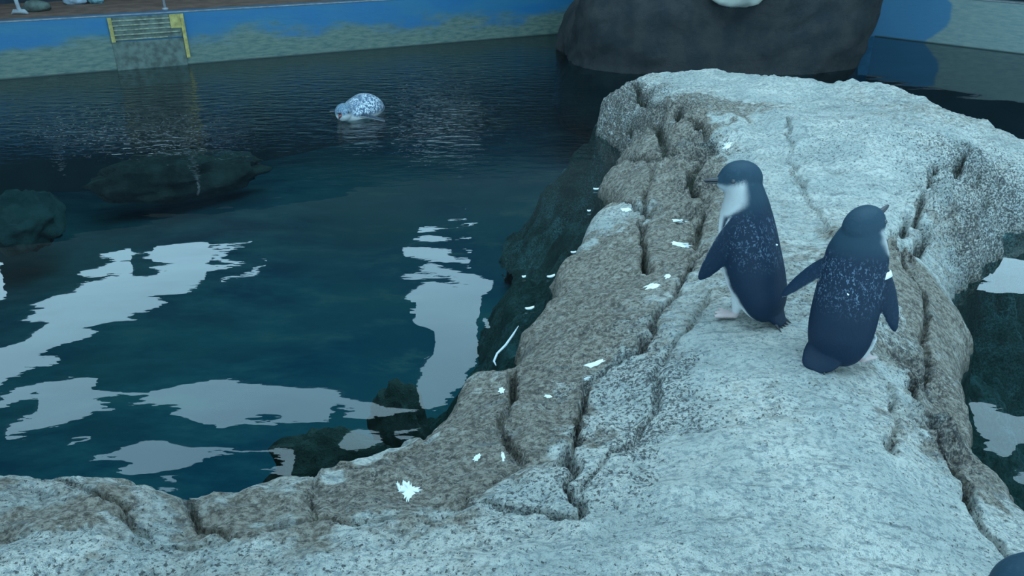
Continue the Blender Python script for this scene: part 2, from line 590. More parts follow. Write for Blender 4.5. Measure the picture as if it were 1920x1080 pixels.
_n = len(cp)
_A = np.zeros((_n + 3, _n + 3))
_d2 = ((cp[:, None, :2] - cp[None, :, :2]) ** 2).sum(-1)
_A[:_n, :_n] = _tps(_d2) + np.eye(_n) * 0.0015
_A[:_n, _n:] = np.c_[np.ones(_n), cp[:, :2]]
_A[_n:, :_n] = _A[:_n, _n:].T
_w = np.linalg.solve(_A, np.r_[cp[:, 2], 0, 0, 0])


def base_h(x, y):
    x = np.asarray(x, dtype=float)
    y = np.asarray(y, dtype=float)
    s = _w[_n] + _w[_n + 1] * x + _w[_n + 2] * y
    for i in range(_n):
        s = s + _w[i] * _tps((x - cp[i, 0]) ** 2 + (y - cp[i, 1]) ** 2)
    return np.clip(s, 0.02, 0.26)


def rock_pt(px, py):
    z = 0.15
    for _ in range(8):
        p = at(px, py, z)
        z = 0.5 * z + 0.5 * float(base_h(p[0], p[1]))
    return at(px, py, z)


def seg_dist(X, Y, P, closed=False):
    best = np.full(X.shape, 1e9)
    m = len(P) if closed else len(P) - 1
    for i in range(m):
        ax, ay = P[i][0], P[i][1]
        bx, by = P[(i + 1) % len(P)][0], P[(i + 1) % len(P)][1]
        ux, uy = bx - ax, by - ay
        L2 = ux * ux + uy * uy + 1e-12
        t = np.clip(((X - ax) * ux + (Y - ay) * uy) / L2, 0, 1)
        best = np.minimum(best, (X - ax - t * ux) ** 2 + (Y - ay - t * uy) ** 2)
    return np.sqrt(best)


def inside(X, Y, P):
    r = np.zeros(X.shape, dtype=bool)
    for i in range(len(P)):
        ax, ay = P[i][0], P[i][1]
        bx, by = P[(i + 1) % len(P)][0], P[(i + 1) % len(P)][1]
        c = (ay > Y) != (by > Y)
        if ay != by:
            r ^= c & (X < (bx - ax) * (Y - ay) / (by - ay) + ax)
    return r


outline = [tuple(at(*p)[:2]) for p in RIM] + [(1.6, 0.55), (1.7, -0.1), (-1.7, -0.1)]

# joints between the slabs, as pixel polylines
J1 = [(1335, 535), (1305, 585), (1265, 640), (1240, 690), (1230, 740), (1200, 810), (1150, 862), (1110, 905), (1085, 990)]
J2 = [(1310, 478), (1262, 560), (1205, 640), (1160, 660), (1112, 695), (1095, 740), (1078, 800), (1070, 870), (1080, 925), (1085, 990)]
J3 = [(972, 688), (958, 740), (945, 800), (952, 850), (966, 878)]
J4 = [(1140, 378), (1200, 386), (1245, 384), (1290, 378), (1312, 400)]
J5 = [(1236, 305), (1226, 330), (1214, 360), (1212, 400), (1204, 440), (1208, 480), (1213, 505)]
J6 = [(1312, 400), (1316, 440), (1300, 470), (1270, 492), (1213, 505)]
J7 = [(1150, 305), (1236, 305), (1290, 300), (1335, 290)]
J8 = [(1335, 290), (1300, 330), (1325, 365), (1312, 400)]
J9 = [(1560, 445), (1665, 460), (1690, 498), (1722, 530), (1738, 600), (1745, 690), (1712, 720), (1740, 790), (1768, 838), (1800, 885), (1832, 935), (1852, 990), (1880, 1030), (1930, 1060)]
J10 = [(1665, 720), (1662, 780), (1668, 845)]
J11 = [(1840, 283), (1790, 298), (1762, 312), (1748, 345), (1722, 375), (1700, 400), (1680, 430), (1665, 460)]
J12 = [(1470, 215), (1482, 260), (1498, 330), (1530, 385), (1552, 425), (1560, 445)]
J13 = [(1700, 400), (1730, 440), (1700, 470)]
J14 = [(830, 978), (868, 956), (920, 950), (1000, 962), (1085, 990)]
J15 = [(966, 878), (930, 905), (880, 930), (830, 978), (700, 985), (560, 985), (420, 1005), (200, 1010), (0, 1005), (-300, 1010)]
J16 = [(800, 800), (795, 850), (745, 880), (690, 888), (630, 886)]
J17 = [(1195, 150), (1215, 200), (1262, 205), (1300, 230), (1335, 262), (1335, 290)]
J18 = [(352, 926), (372, 965), (420, 1005)]
J19 = [(90, 905), (180, 940), (250, 975), (300, 1008)]
J20 = [(596, 890), (575, 940), (590, 985)]
J21 = [(1250, 300), (1245, 260), (1225, 235), (1200, 228), (1150, 215)]
J22 = [(1865, 330), (1835, 370), (1850, 415)]
JOINTS = [(J1, .016, .008), (J2, .036, .009), (J3, .032, .010), (J4, .050, .010), (J5, .050, .010), (J6, .042, .011), (J7, .050, .012), (J8, .060, .016), (J9, .042, .010), (J10, .028, .006), (J11, .036, .008), (J12, .018, .007),
          (J13, .036, .014), (J14, .032, .006), (J15, .012, .008), (J16, .020, .012), (J17, .065, .016), (J18, .024, .008), (J19, .020, .007), (J20, .018, .007), (J21, .060, .015), (J22, .055, .016)]

G = 0.0053
rx = np.arange(-1.75, 3.0, G)
ry = np.arange(-0.1, 4.35, G)
RX, RY = np.meshgrid(rx, ry, indexing='ij')
rag = np.zeros_like(RX)
for q in ((1150, 200, .16), (1180, 250, .12), (1255, 215, .13), (1300, 280, .12), (1310, 345, .07), (1312, 400, .06), (1690, 480, .05), (1790, 400, .12), (1850, 350, .14), (1860, 440, .10), (1820, 480, .08), (1720, 700, .05), (1770, 830, .06)):
    c_ = rock_pt(q[0], q[1])
    rag = np.maximum(rag, np.exp(-((RX - c_[0]) ** 2 + (RY - c_[1]) ** 2) / q[2] ** 2))
wob = 0.022 + 0.035 * rag
WX = RX + wob * fbm(RX * 14, RY * 14, 3)
WY = RY + wob * fbm(RX * 14 + 40, RY * 14 + 9, 3)
WX = WX + 0.011 * fbm(RX * 42, RY * 42, 2)
WY = WY + 0.011 * fbm(RX * 45 + 8, RY * 45 + 3, 2)
sd = seg_dist(WX, WY, outline, True)
ins = inside(WX, WY, outline)
sd = np.where(ins, sd, -sd)
HT = base_h(RX, RY)
# strata and lumps
lump = 0.030 * fbm(RX * 5, RY * 5, 4) - 0.030 * np.abs(fbm(RX * 9 + 3, RY * 13, 4)) + 0.006
# chipped facets: terraced copy of the noise
fac = fbm(RX * 11 + 50, RY * 15 + 20, 3)
lump = lump + 0.012 * (np.round(fac * 7) / 7 - 0.5 * fac)
farw = np.clip((RY - 1.6) / 0.8, 0, 1)
strata = 0.010 * fbm(RX * 7, RY * 26 + 2 * fbm(RX * 4, RY * 4, 2), 4)
flat = np.clip((RX - 0.2) / 0.2, 0, 1) * np.clip((1.75 - RY) / 0.3, 0, 1)          # the trodden near slab is smoother
HT = HT + lump * (1 - 0.55 * flat) + strata * (0.35 + 0.65 * farw) * (1 - 0.5 * flat)
rn = fbm(RX * 14 + 9, RY * 20 + 70, 4)
HT = HT + rag * (0.085 * np.round(rn * 6) / 6 - 0.075 * np.abs(fbm(RX * 22, RY * 26 + 5, 3)) + 0.008)
HT = HT + (0.0045 - 0.002 * flat) * fbm(RX * 48, RY * 60, 3)
# joints
carve = np.zeros_like(HT)
for J, dep, wid in JOINTS:
    P = [tuple(rock_pt(*q)[:2]) for q in J]
    d = seg_dist(WX, WY, P)
    dist_y = np.mean([q[1] for q in P])
    w_ = wid * (0.55 + 0.30 * dist_y)
    mod = 0.65 + 0.9 * fbm(RX * 9 + len(J), RY * 9, 2)
    carve = np.maximum(carve, 1.35 * dep * np.clip(mod, 0.15, 1.4) * np.exp(-np.abs(d / (w_ * 0.75)) ** 3.5))
HT = HT - carve
# rounded rim, steep flank, then a submerged apron
rim = np.clip(sd / 0.03, 0, 1)
HT = HT - 0.018 * (1 - rim) ** 2
out_d = np.clip(-sd, 0, None)
flank = np.where(out_d < 0.045, out_d * 3.6, 0.162 + (out_d - 0.045) * 1.15)
apron_noise = 0.16 * fbm(RX * 6 + 7, RY * 6, 4) * np.clip(out_d / 0.08, 0, 1)
HT = HT - flank + apron_noise
HT = np.where(out_d > 0.06, np.minimum(HT, -0.035), HT)
keep = out_d < 0.42


def surf_h(x, y):
    fx = (x - rx[0]) / G
    fy = (y - ry[0]) / G
    i, j = int(fx), int(fy)
    i = max(0, min(i, len(rx) - 2))
    j = max(0, min(j, len(ry) - 2))
    a, b = fx - i, fy - j
    return float(HT[i, j] * (1 - a) * (1 - b) + HT[i + 1, j] * a * (1 - b) + HT[i, j + 1] * (1 - a) * b + HT[i + 1, j + 1] * a * b)


def surf_pt(px, py):
    z = 0.15
    for _ in range(14):
        p = at(px, py, z)
        z = 0.6 * z + 0.4 * surf_h(p[0], p[1])
    return at(px, py, z)


# colour control points: brown amount and dark speckle amount
TONE = [(1400, 650, 0, .25), (1300, 900, 0, .22), (1650, 950, .02, .3), (1450, 1040, 0, .35), (1100, 1030, .05, .4), (700, 1040, .1, .5), (300, 1060, .2, .6), (20, 1060, .1, .6), (120, 960, .75, .25), (300, 935, .35, .5), (450, 960, .75, .2), (650, 930, .75, .6), (520, 910, .35, .4), (40, 905, .3, .5), (900, 780, .85, .5), (880, 720, .75, .4), (1000, 640, .85, .45), (1010, 780, .8, .5), (1030, 840, .55, .6), (1000, 900, .25, .6), (880, 900, .6, .5), (940, 705, .45, .2), (1100, 560, .9, .3), (1140, 460, .8, .3), (1260, 440, .75, .2), (1260, 350, .75, .3), (1190, 350, .75, .3), (1200, 290, .7, .4), (1150, 210, .4, .9), (1200, 180, .35, .7), (1260, 200, .55, .6), (1290, 240, .7, .4), (1220, 250, .6, .3), (1120, 420, .2, .4), (1200, 580, .55, .4), (1250, 560, .3, .4), (1180, 640, .5, .7), (1200, 690, .1, .9), (1150, 760, .05, .75), (1180, 800, .1, 1.0), (1120, 850, .05, .5), (1080, 910, .1, .8), (1010, 930, .1, .7),
        (1450, 170, 0, .05), (1300, 150, .05, .25), (1400, 250, 0, .35), (1600, 200, .2, .3), (1700, 210, .3, .3), (1750, 260, .15, .6), (1600, 270, .05, .5), (1550, 330, .05, .3), (1480, 420, .2, .25), (1640, 420, .1, .4), (1720, 360, 0, .3), (1800, 260, .05, .2), (1850, 300, .15, .8), (1800, 380, .25, .7), (1780, 460, .35, .5), (1840, 480, .3, .9), (1700, 500, .7, .3), (1730, 600, .75, .4), (1790, 600, .7, .3), (1770, 760, .85, .5), (1700, 680, .5, .7), (1720, 800, .4, .5), (1650, 600, .25, .7), (1640, 740, .1, .4), (1840, 900, .6, .5), (1800, 950, .1, .4), (1880, 990, .15, .5), (745, 850, -.1, .0), (690, 872, -.1, .0), (800, 815, .2, .1), (850, 800, .85, .4), (830, 870, .8, .5), (800, 900, .8, .5), (920, 850, .8, .5), (960, 760, .85, .5), (1050, 720, .85, .5), (980, 700, .8, .5), (1060, 600, .9, .4), (1080, 650, .85, .5)]
TP = np.array([np.r_[rock_pt(t[0], t[1])[:2], t[2], t[3]] for t in TONE])
wsum = np.zeros_like(RX)
br = np.zeros_like(RX)
sp = np.zeros_like(RX)
TX = RX + 0.11 * fbm(RX * 12 + 11, RY * 12, 5, 0.65)
TY = RY + 0.11 * fbm(RX * 12, RY * 12 + 31, 5, 0.65)
for t in TP:
    sc = 0.35 + 0.35 * t[1]                      # nearer control points act over a shorter range
    w = 1.0 / (((TX - t[0]) ** 2 + (TY - t[1]) ** 2) / sc ** 2 + 1e-4) ** 2.2
    wsum += w
    br += w * t[2]
    sp += w * t[3]
br = br / wsum
sp = sp / wsum
sp = np.clip(sp + 12.0 * carve + 0.5 * rag, 0, 1.3)
wet = np.clip((0.045 - HT) / 0.05, 0, 1)
algae = np.clip(wet, 0, 1) * (0.55 + 0.6 * fbm(RX * 12, RY * 12, 3)) + np.where(HT < -0.01, 0.35, 0.0)
algae = np.clip(algae + 26.0 * np.clip(carve - 0.016, 0, 1), 0, 1)  # joints darkened too: shade painted in by carve depth
COLR = np.stack([np.clip(br, 0, 1), np.clip(sp, 0, 1), np.clip(algae, 0, 1)], -1)

# slab regions (pixel polygons; later ones win)
def poly_px(P):
    return [tuple(rock_pt(*q)[:2]) for q in P]


rid = np.zeros(RX.shape, dtype=np.int32)                     # 0 = far plateau
regions = [
    J1 + [(1085, 990)] + J14[::-1] + J15[3:] + [(-700, 1010), (-900, 1400), (2600, 1400), (2000, 1080)] + J9[::-1] + [(1480, 455), (1380, 500)],   # 1 near trodden slab
    J9[1:] + [(2250, 1080), (2050, 960), (1990, 850), (1930, 560), (1800, 545), (1750, 535), (1722, 530)][::1],                                     # 2 right flank
    J11[3:] + [(1690, 498), (1722, 530), (1770, 560), (1900, 540), (1960, 420), (1850, 415), (1835, 370), (1865, 330), (1840, 283), (1790, 298)],      # 3 right block
    J2 + J1[::-1],                                                                                                                                # 4 speckled strip
    [(966, 878)] + J3[::-1] + [(985, 560), (1020, 470), (1100, 500), (1213, 505), (1270, 492), (1310, 478)] + J2 + J14[::-1][1:] + [(880, 930)],       # 5 brown slab
    J3 + [(930, 905), (880, 930), (830, 978), (745, 880), (795, 850), (800, 800), (780, 720), (860, 640)],                                            # 6 left brown slab
    [(1213, 505), (1100, 520), (1000, 470), (1060, 400), (1140, 378), (1212, 386)] + J5[3:],                                                          # 7 block
    J6[::-1] + J4[::-1][:3] + J5[3:],                                                                                                             # 8 block
    J4[:2] + [(1212, 386), (1214, 360), (1226, 330), (1236, 305), (1150, 305), (1060, 300), (1060, 380)],                                             # 9 block
    [(1214, 384)] + J4[2:] + J8[::-1] + [(1290, 300), (1236, 305), (1226, 330), (1214, 360)],                                                         # 10 block
    J21 + [(1060, 200), (1060, 300), (1150, 305), (1236, 305)],                                                                                       # 11 ragged block
    J17 + [(1290, 300), (1250, 300), (1245, 260), (1225, 235), (1200, 228), (1150, 215), (1060, 200), (1100, 120), (1195, 120)],                        # 12 ragged block
    J16 + [(600, 860), (700, 800), (800, 750)],                                                                                                   # 13 pale wet wedge
    [(-900, 1010), (-900, 850), (90, 850)] + J19 + [(200, 1010), (0, 1005)],                                                                          # 14 ledge lumps
    J19 + [(420, 1005)] + J18[::-1] + [(352, 850), (90, 850)],                                                                                        # 15
    J18 + [(560, 985), (590, 985), (575, 940), (596, 890), (596, 830), (352, 850)],                                                                   # 16
    J20 + [(700, 985), (830, 978), (745, 880), (690, 888), (630, 886), (596, 850)],                                                                   # 17
]
for k, P in enumerate(regions):
    rid[inside(WX, WY, poly_px(P))] = k + 1

M_rock = rock_mat('guano_coated_rock')
rock = empty('rock_outcrop', tuple(at(1300, 800, 0.0)))
tag(rock, 'pale weathered rock outcrop with cracked slabs rising from the dark pool', 'rock')
nxr, nyr = RX.shape
idx = np.arange(nxr * nyr).reshape(nxr, nyr)
quads = np.stack([idx[:-1, :-1], idx[1:, :-1], idx[1:, 1:], idx[:-1, 1:]], -1).reshape(-1, 4)
kq = keep.ravel()[quads].all(1)
quads = quads[kq]
qid = rid.ravel()[quads[:, 0]]
VALL = np.stack([RX, RY, HT], -1).reshape(-1, 3)
CALL = COLR.reshape(-1, 3)
roff = np.array(rock.location)
for k in range(len(regions) + 1):
    fq = quads[qid == k]
    if len(fq) < 40:
        continue
    u, inv = np.unique(fq.ravel(), return_inverse=True)
    me = mesh_np('rock_slab', VALL[u] - roff, inv.reshape(-1, 4))
    set_color(me, CALL[u])
    obj('rock_slab', me, M_rock, rock)

# white droppings, thin crusts on the rock
M_guano = simple_mat('white_dropping', (0.80, 0.84, 0.84), 0.8, 0.06, 60, 0.2, 0.001)
SPLASH = [
    [(752, 905), (768, 900), (772, 912), (784, 914), (790, 922), (776, 925), (768, 938), (762, 940), (758, 928), (748, 922)],
    [(742, 905), (748, 903), (752, 922), (747, 920)],
    [(888, 856), (900, 850), (902, 856), (895, 866), (886, 865)],
    [(938, 850), (944, 845), (948, 862), (942, 868)],
    [(934, 728), (945, 726), (946, 738), (936, 738)],
    [(1090, 685), (1110, 682), (1130, 672), (1132, 678), (1112, 690)],
    [(1096, 708), (1108, 706), (1106, 714), (1095, 714)],
    [(1206, 536), (1228, 530), (1240, 534), (1232, 540), (1210, 544)],
    [(1244, 516), (1256, 513), (1258, 520), (1248, 524)],
    [(1258, 452), (1275, 455), (1296, 458), (1294, 466), (1278, 464), (1260, 458)],
    [(1258, 412), (1275, 410), (1292, 413), (1288, 420), (1268, 418)],
    [(1163, 390), (1186, 390), (1184, 396), (1166, 398)],
    [(1140, 245), (1150, 248), (1152, 256), (1143, 252)],
    [(1020, 740), (1036, 742), (1034, 747), (1022, 746)],
    [(1352, 278), (1368, 262), (1374, 268), (1362, 284)],
]
for P in SPLASH:
    c = np.mean(np.array(P), 0)
    pts = []
    for i, q in enumerate(chaikin(P, 2)):
        k_ = 1.0 + 0.45 * math.sin(i * 2.4 + c[0]) * random.Random(int(c[0] * 7 + i)).random()
        pts.append((c[0] + (q[0] - c[0]) * k_, c[1] + (q[1] - c[1]) * k_))
    V = [surf_pt(*c)] + [surf_pt(*q) for q in pts] + [surf_pt(*(0.55 * np.array(q) + 0.45 * c)) for q in pts]
    m_ = len(pts)
    V = [Vector(v) + Vector((0, 0, 0.0022 if i == 0 or i > m_ else 0.0004)) - rock.location for i, v in enumerate(V)]
    F = []
    for i in range(m_):
        j = (i + 1) % m_
        F.append((1 + i, 1 + j, 1 + m_ + j, 1 + m_ + i))
        F.append((1 + m_ + i, 1 + m_ + j, 0))
    obj('white_dropping', mesh_py('white_dropping', V, F, True), M_guano, rock)


# ------------------------------------------------------------------ lumpy stone meshes
def stone_mesh(name, rx_, ry_, rz_, seed, rough=0.18, sub=4, freq=2.0):
    bm = bmesh.new()
    bmesh.ops.create_icosphere(bm, subdivisions=sub, radius=1.0)
    off = Vector((seed * 3.1, seed * 1.7, seed * 0.9))
    for v in bm.verts:
        p = v.co.copy()
        n = mnoise.fractal(p * freq + off, 0.8, 2.0, 4)
        r = 1.0 + rough * n
        v.co = Vector((p.x * rx_ * r, p.y * ry_ * r, p.z * rz_ * r))
    return bm_mesh(name, bm, True)


# dark boulder standing in the pool beyond the plateau
M_boulder = rock_mat('dark_wet_rock', False, (0.022, 0.030, 0.036), (0.045, 0.048, 0.05))
bl = at(1080, 128, 0)
brp = at(1625, 140, 0)
bc = (bl + brp) / 2 + np.array([0, 0.35, 0])


def boulder_mesh():
    bm = bmesh.new()
    bmesh.ops.create_icosphere(bm, subdivisions=6, radius=1.0)
    for v in bm.verts:
        p = v.co
        n = mnoise.fractal(p * 1.9 + Vector((4, 2, 7)), 0.9, 2.0, 6)
        e = 3.2
        L = (abs(p.x) ** e + abs(p.y) ** e + abs(p.z) ** e) ** (1 / e)
        q = p / L
        r = 1.0 + 0.09 * n
        x, y, z = q.x * 0.84 * r, q.y * 0.62 * r, q.z * 0.62 * r
        if x > 0:
            x *= 1.0 + 0.13 * max(-0.4, min(1.0, z / 0.4))          # overhanging right side
        else:
            x *= 1.0 - 0.18 * max(-0.6, min(1.0, z / 0.5))          # left side leans back
        v.co = Vector((x, y, z))
    return bm_mesh('boulder', bm, True)


bo = obj('boulder', boulder_mesh(), M_boulder)
bo.location = (bc[0] + 0.02, bc[1] + 0.15, 0.08)
tag(bo, 'huge dark brown boulder standing in the water behind the pale plateau', 'boulder')

M_pale = simple_mat('pale_stone', (0.42, 0.44, 0.40), 0.8, 0.15, 14)
ps = obj('sunk_pale_stone', stone_mesh('pale_stone', 0.15, 0.11, 0.09, 3, 0.10), M_pale)  # pale stone set into the boulder's face, parented as its part
q = at_plane(1383, -8, (0, bo.location.y - 0.64, 0), np.array([0, 1.0, 0]))
ps.location = (q[0], q[1], q[2] + 0.03)
ps.location = ps.location - bo.location
ps.parent = bo
ps['label'] = 'smooth pale rounded stone sunk into the dark boulder'

# submerged stones
M_sub = rock_mat('brown_submerged_rock', False, (0.10, 0.075, 0.055), (0.20, 0.16, 0.12))
M_subg = rock_mat('grey_green_submerged_rock', False, (0.10, 0.12, 0.10), (0.22, 0.24, 0.20))
SUBS = [(745, 748, -.07, .06, .05, .07, M_sub, 'brown rock just under the water beside the slab edge'),
        (620, 835, -.12, .13, .05, .08, M_sub, 'long brown rock under the water before the pale wet wedge'),
        (30, 380, -.30, .16, .22, .12, M_subg, 'pale grey-green rock lying under the water of the open pool'),
        (330, 300, -.36, .42, .18, .12, M_sub, 'broad brown rock deep under the choppy water')]
for i, (px, py, z, a, b, c, mt, lab) in enumerate(SUBS):
    s = obj('submerged_rock', stone_mesh('submerged_rock', a, b, max(c, 0.12), 11 + i, 0.25, 4, 2.4), mt)
    p = at(px, py, 0)
    d = ray(px, py)
    tq = -z / -d[2]
    s.location = (p[0] + d[0] * tq, p[1] + d[1] * tq, z - max(c, 0.12) * 0.7)
    s.rotation_euler = (0, 0, i * 0.15)
    tag(s, lab, 'rock')

# ------------------------------------------------------------------ things on and behind the left wall
M_yel = simple_mat('worn_yellow_paint', (0.34, 0.29, 0.10), 0.7, 0.3, 40)
M_board = simple_mat('weathered_green_board', (0.085, 0.115, 0.105), 0.8, 0.35, 25)
M_strip = simple_mat('pale_worn_strip', (0.22, 0.24, 0.17), 0.7, 0.35, 50)
pa = at_plane(206, 62, WL_A, nL)
pb = at_plane(346, 44, WL_A, nL)
lenp = float(np.linalg.norm((pb - pa)[:2]))
angL = math.atan2(dL[1], dL[0])
panel = empty('wall_panel', (pa[0], pa[1], 0.0), angL)
tag(panel, 'weathered slatted panel with worn yellow edges fixed to the blue pool wall', 'panel')
zt, zb = WALL_TOP - 0.005, 0.155


def panel_box(name, xa, xb, za, zb_, y, t, mat):
    bm = bmesh.new()
    box_bm(bm, ((xa + xb) / 2, -y - t / 2, (za + zb_) / 2), (abs(xb - xa), t, abs(zb_ - za)), bevel=min(t, abs(zb_ - za)) * 0.2)
    return obj(name, bm_mesh(name, bm), mat, panel)


panel_box('backing', 0, lenp, zb, zt, 0.0, 0.008, M_board)
panel_box('edge_strip', 0.0, 0.02, zb - 0.005, zt, 0.008, 0.008, M_yel)
panel_box('edge_strip', lenp - 0.02, lenp, 0.04, zt, 0.008, 0.008, M_yel)
panel_box('edge_strip', lenp - 0.075, lenp - 0.02, zt - 0.075, zt, 0.008, 0.010, M_yel)
for k in range(5):
    z_ = zb + 0.004 + k * (zt - zb - 0.012) / 4.6
    panel_box('slat', 0.02, lenp - (0.10 if k == 0 else 0.03), z_, z_ + 0.007, 0.008, 0.006 + 0.002 * (k % 2), M_strip)
panel_box('lower_board', 0.0, lenp - 0.02, -0.10, zb - 0.006, 0.0, 0.006, M_board)

M_grey = simple_mat('grey_plastic_pipe', (0.30, 0.34, 0.38), 0.45, 0.15, 30)
dz = 0.270
p0 = at(38, 27, dz)
pipe = empty('grey_pipe', (p0[0], p0[1], dz))
tag(pipe, 'bent grey pipe standing on the brown deck behind the wall', 'pipe')
V, F = tube([(0.03, 0.0, 0.011), (0.012, 0, 0.014), (0.0, 0.0, 0.03), (-0.004, 0.0, 0.08), (0.012, 0.0, 0.16), (0.012, 0.0, 0.34)], 0.011, 12)
obj('tube', mesh_py('tube', V, F, True), M_grey, pipe)
V, F = tube([(-0.045, 0, 0.003), (-0.03, 0, 0.016), (0.03, 0, 0.016), (0.045, 0.0, 0.003)], [0.006, 0.012, 0.012, 0.006], 10)
obj('foot', mesh_py('foot', V, F, True), M_grey, pipe)
p0 = at(310, 18, dz)
post = empty('thin_post', (p0[0], p0[1], dz))
tag(post, 'thin grey post rising from the deck edge above the yellow panel', 'post')
V, F = tube([(0, 0, 0.0), (0, 0, 0.2), (0, 0, 0.6)], 0.0075, 10)
obj('shaft', mesh_py('shaft', V, F, True), M_grey, post)
V, F = tube([(0, 0, 0.0), (0, 0, 0.008), (0, 0, 0.012)], [0.018, 0.018, 0.010], 12)
obj('base_plate', mesh_py('base_plate', V, F, True), M_grey, post)
M_pblue = simple_mat('pale_blue_stone', (0.28, 0.36, 0.44), 0.8, 0.3, 30)
M_teal = simple_mat('speckled_teal_stone', (0.12, 0.24, 0.28), 0.8, 0.6, 60)
for px, py, s_, mt, lab in ((136, 9, 0.055, M_pblue, 'pale blue-grey stone lying on the brown deck'), (176, 7, 0.04, M_teal, 'speckled teal stone lying on the brown deck'), (62, 22, 0.06, M_board, 'low olive stone beside the foot of the bent pipe')):
    p0 = at(px, py, dz)
    s = obj('deck_stone', stone_mesh('deck_stone', s_ * 1.3, s_, s_ * 0.6, px, 0.2, 3), mt)
    s.location = (p0[0], p0[1] + s_ * 0.8, dz + s_ * 0.38)
    tag(s, lab, 'stone')

# ------------------------------------------------------------------ small floating things
M_feather = simple_mat('white_feather', (0.80, 0.84, 0.86), 0.7, 0.05, 60, 0.1, 0.001)


def feather(px, py, L, rz, lab):
    p = at(px, py, 0)
    V, F = [], []
    m_ = 10
    for i in range(m_ + 1):
        t = i / m_
        w = 0.42 * L * math.sin(math.pi * min(1, t * 0.93 + 0.05)) ** 0.8
        for s in (-1, 0, 1):
            V.append((L * (t - 0.5), s * w * 0.5, 0.0025 + 0.003 * (1 - abs(s)) + 0.006 * (t - 0.5) ** 2))
    for i in range(m_):
        for s in range(2):
            F.append((i * 3 + s, i * 3 + s + 1, (i + 1) * 3 + s + 1, (i + 1) * 3 + s))
    f = obj('floating_feather', mesh_py('floating_feather', V, F, True), M_feather)
    md = f.modifiers.new('thickness', 'SOLIDIFY')
    md.thickness = 0.0025
    f.location = (p[0], p[1], 0.0)
    f.rotation_euler = (0, 0, rz)
    tag(f, lab, 'feather', 'feathers floating beside the rock')


for a in ((1118, 357, 0.020, 0.1, 'white feather floating beside the jutting brown block'),
          (1033, 521, 0.022, 0.5, 'white feather floating against the upper edge of the long brown slab'),
          (993, 581, 0.022, 0.4, 'white feather floating just past the end of the foam line'),
          (1075, 476, 0.014, 0.2, 'small white feather floating below the pale corner of a block'),
          (1104, 398, 0.009, 0.0, 'tiny white feather floating beside the pale corner of a block'),
          (982, 522, 0.008, 0.3, 'tiny white feather drifting on open water away from the rock')):
    feather(*a)

M_foam = simple_mat('thin_foam', (0.55, 0.62, 0.66), 0.6, 0.1, 80, 0.1, 0.001)
pts = [at(*q, 0.0) for q in ((972, 612), (962, 628), (948, 648), (932, 664), (926, 678), (930, 686))]
V, F = tube([(p[0], p[1], 0.001) for p in pts], [0.001, 0.0024, 0.0028, 0.0026, 0.0024, 0.001], 8)
tag(obj('foam_line', mesh_py('foam_line', V, F, True), M_foam), 'thin curved line of foam where water meets the brown slab', 'foam')


# ------------------------------------------------------------------ penguins
NAVY = np.array((0.0045, 0.019, 0.042))
HEADC = np.array((0.014, 0.042, 0.066))
WHITE = np.array((0.62, 0.64, 0.64))
GREY = np.array((0.30, 0.34, 0.37))
PINK = np.array((0.50, 0.40, 0.39))
DARKF = np.array((0.03, 0.03, 0.035))


def penguin_mat(name, fleck_col, fleck_amt, rough, fs=190):
    m, nt, out = new_mat(name)
    n = N(nt)
    a = n.add('ShaderNodeAttribute')
    a.attribute_name = 'col'
    vec = n.coords((1.0, 1.0, 0.55))
    vo = n.add('ShaderNodeTexVoronoi')
    vo.inputs['Scale'].default_value = 190
    n.link(vec, vo.inputs['Vector'])
    ns = n.noise(n.coords((1, 1, 0.75)), fs, 3, 0.55, 1.0)
    patch = n.noise(n.coords(), 22, 3)
    mask = a.outputs['Alpha']
    fl = n.math('MULTIPLY', n.ramp(ns, *((0.54, 0.64) if fs > 150 else (0.47, 0.56))), n.math('MULTIPLY', mask, fleck_amt))
    fl = n.math('MULTIPLY', fl, n.ramp(patch, 0.25, 0.55))
    c = n.mix(n.math('MULTIPLY', n.ramp(patch, 0.3, 0.7), 0.35), a.outputs['Color'], n.mix(1.0, a.outputs['Color'], (0.7, 0.7, 0.75), 'MULTIPLY'))
    c = n.mix(fl, c, fleck_col)
    h = n.math('ADD', n.math('MULTIPLY', vo.outputs['Distance'], 0.5), ns)
    n.bsdf(out, c, rough, n.bump(h, 0.35, 0.0016), 0.22)
    return m


M_peng = penguin_mat('blue_feathers', (0.12, 0.185, 0.26), 0.85, 0.6)
M_peng_sheen = penguin_mat('wet_feathers_sheen', (0.62, 0.70, 0.76), 1.0, 0.35, 135)  # wet sky sheen painted in as pale flecks and lighter grey
M_beak = simple_mat('dark_beak', (0.035, 0.038, 0.045), 0.35, 0.2, 80)
M_eye = simple_mat('pale_eye', (0.05, 0.06, 0.07), 0.15, 0.1, 50)
M_mouth = simple_mat('pink_mouth', (0.30, 0.10, 0.10), 0.5, 0.2, 80)
M_band = simple_mat('white_band', (0.85, 0.88, 0.88), 0.4, 0.03, 50, 0.02)


def catmull(P, n):
    P = np.asarray(P, float)
    m_ = len(P)
    outp = []
    for u in np.linspace(0, m_ - 1, n):
        i = min(int(u), m_ - 2)
        t = u - i
        p0, p1, p2, p3 = P[max(i - 1, 0)], P[i], P[i + 1], P[min(i + 2, m_ - 1)]
        outp.append(0.5 * ((2 * p1) + (-p0 + p2) * t + (2 * p0 - 5 * p1 + 4 * p2 - p3) * t * t + (-p0 + 3 * p1 - 3 * p2 + p3) * t ** 3))
    return np.array(outp)


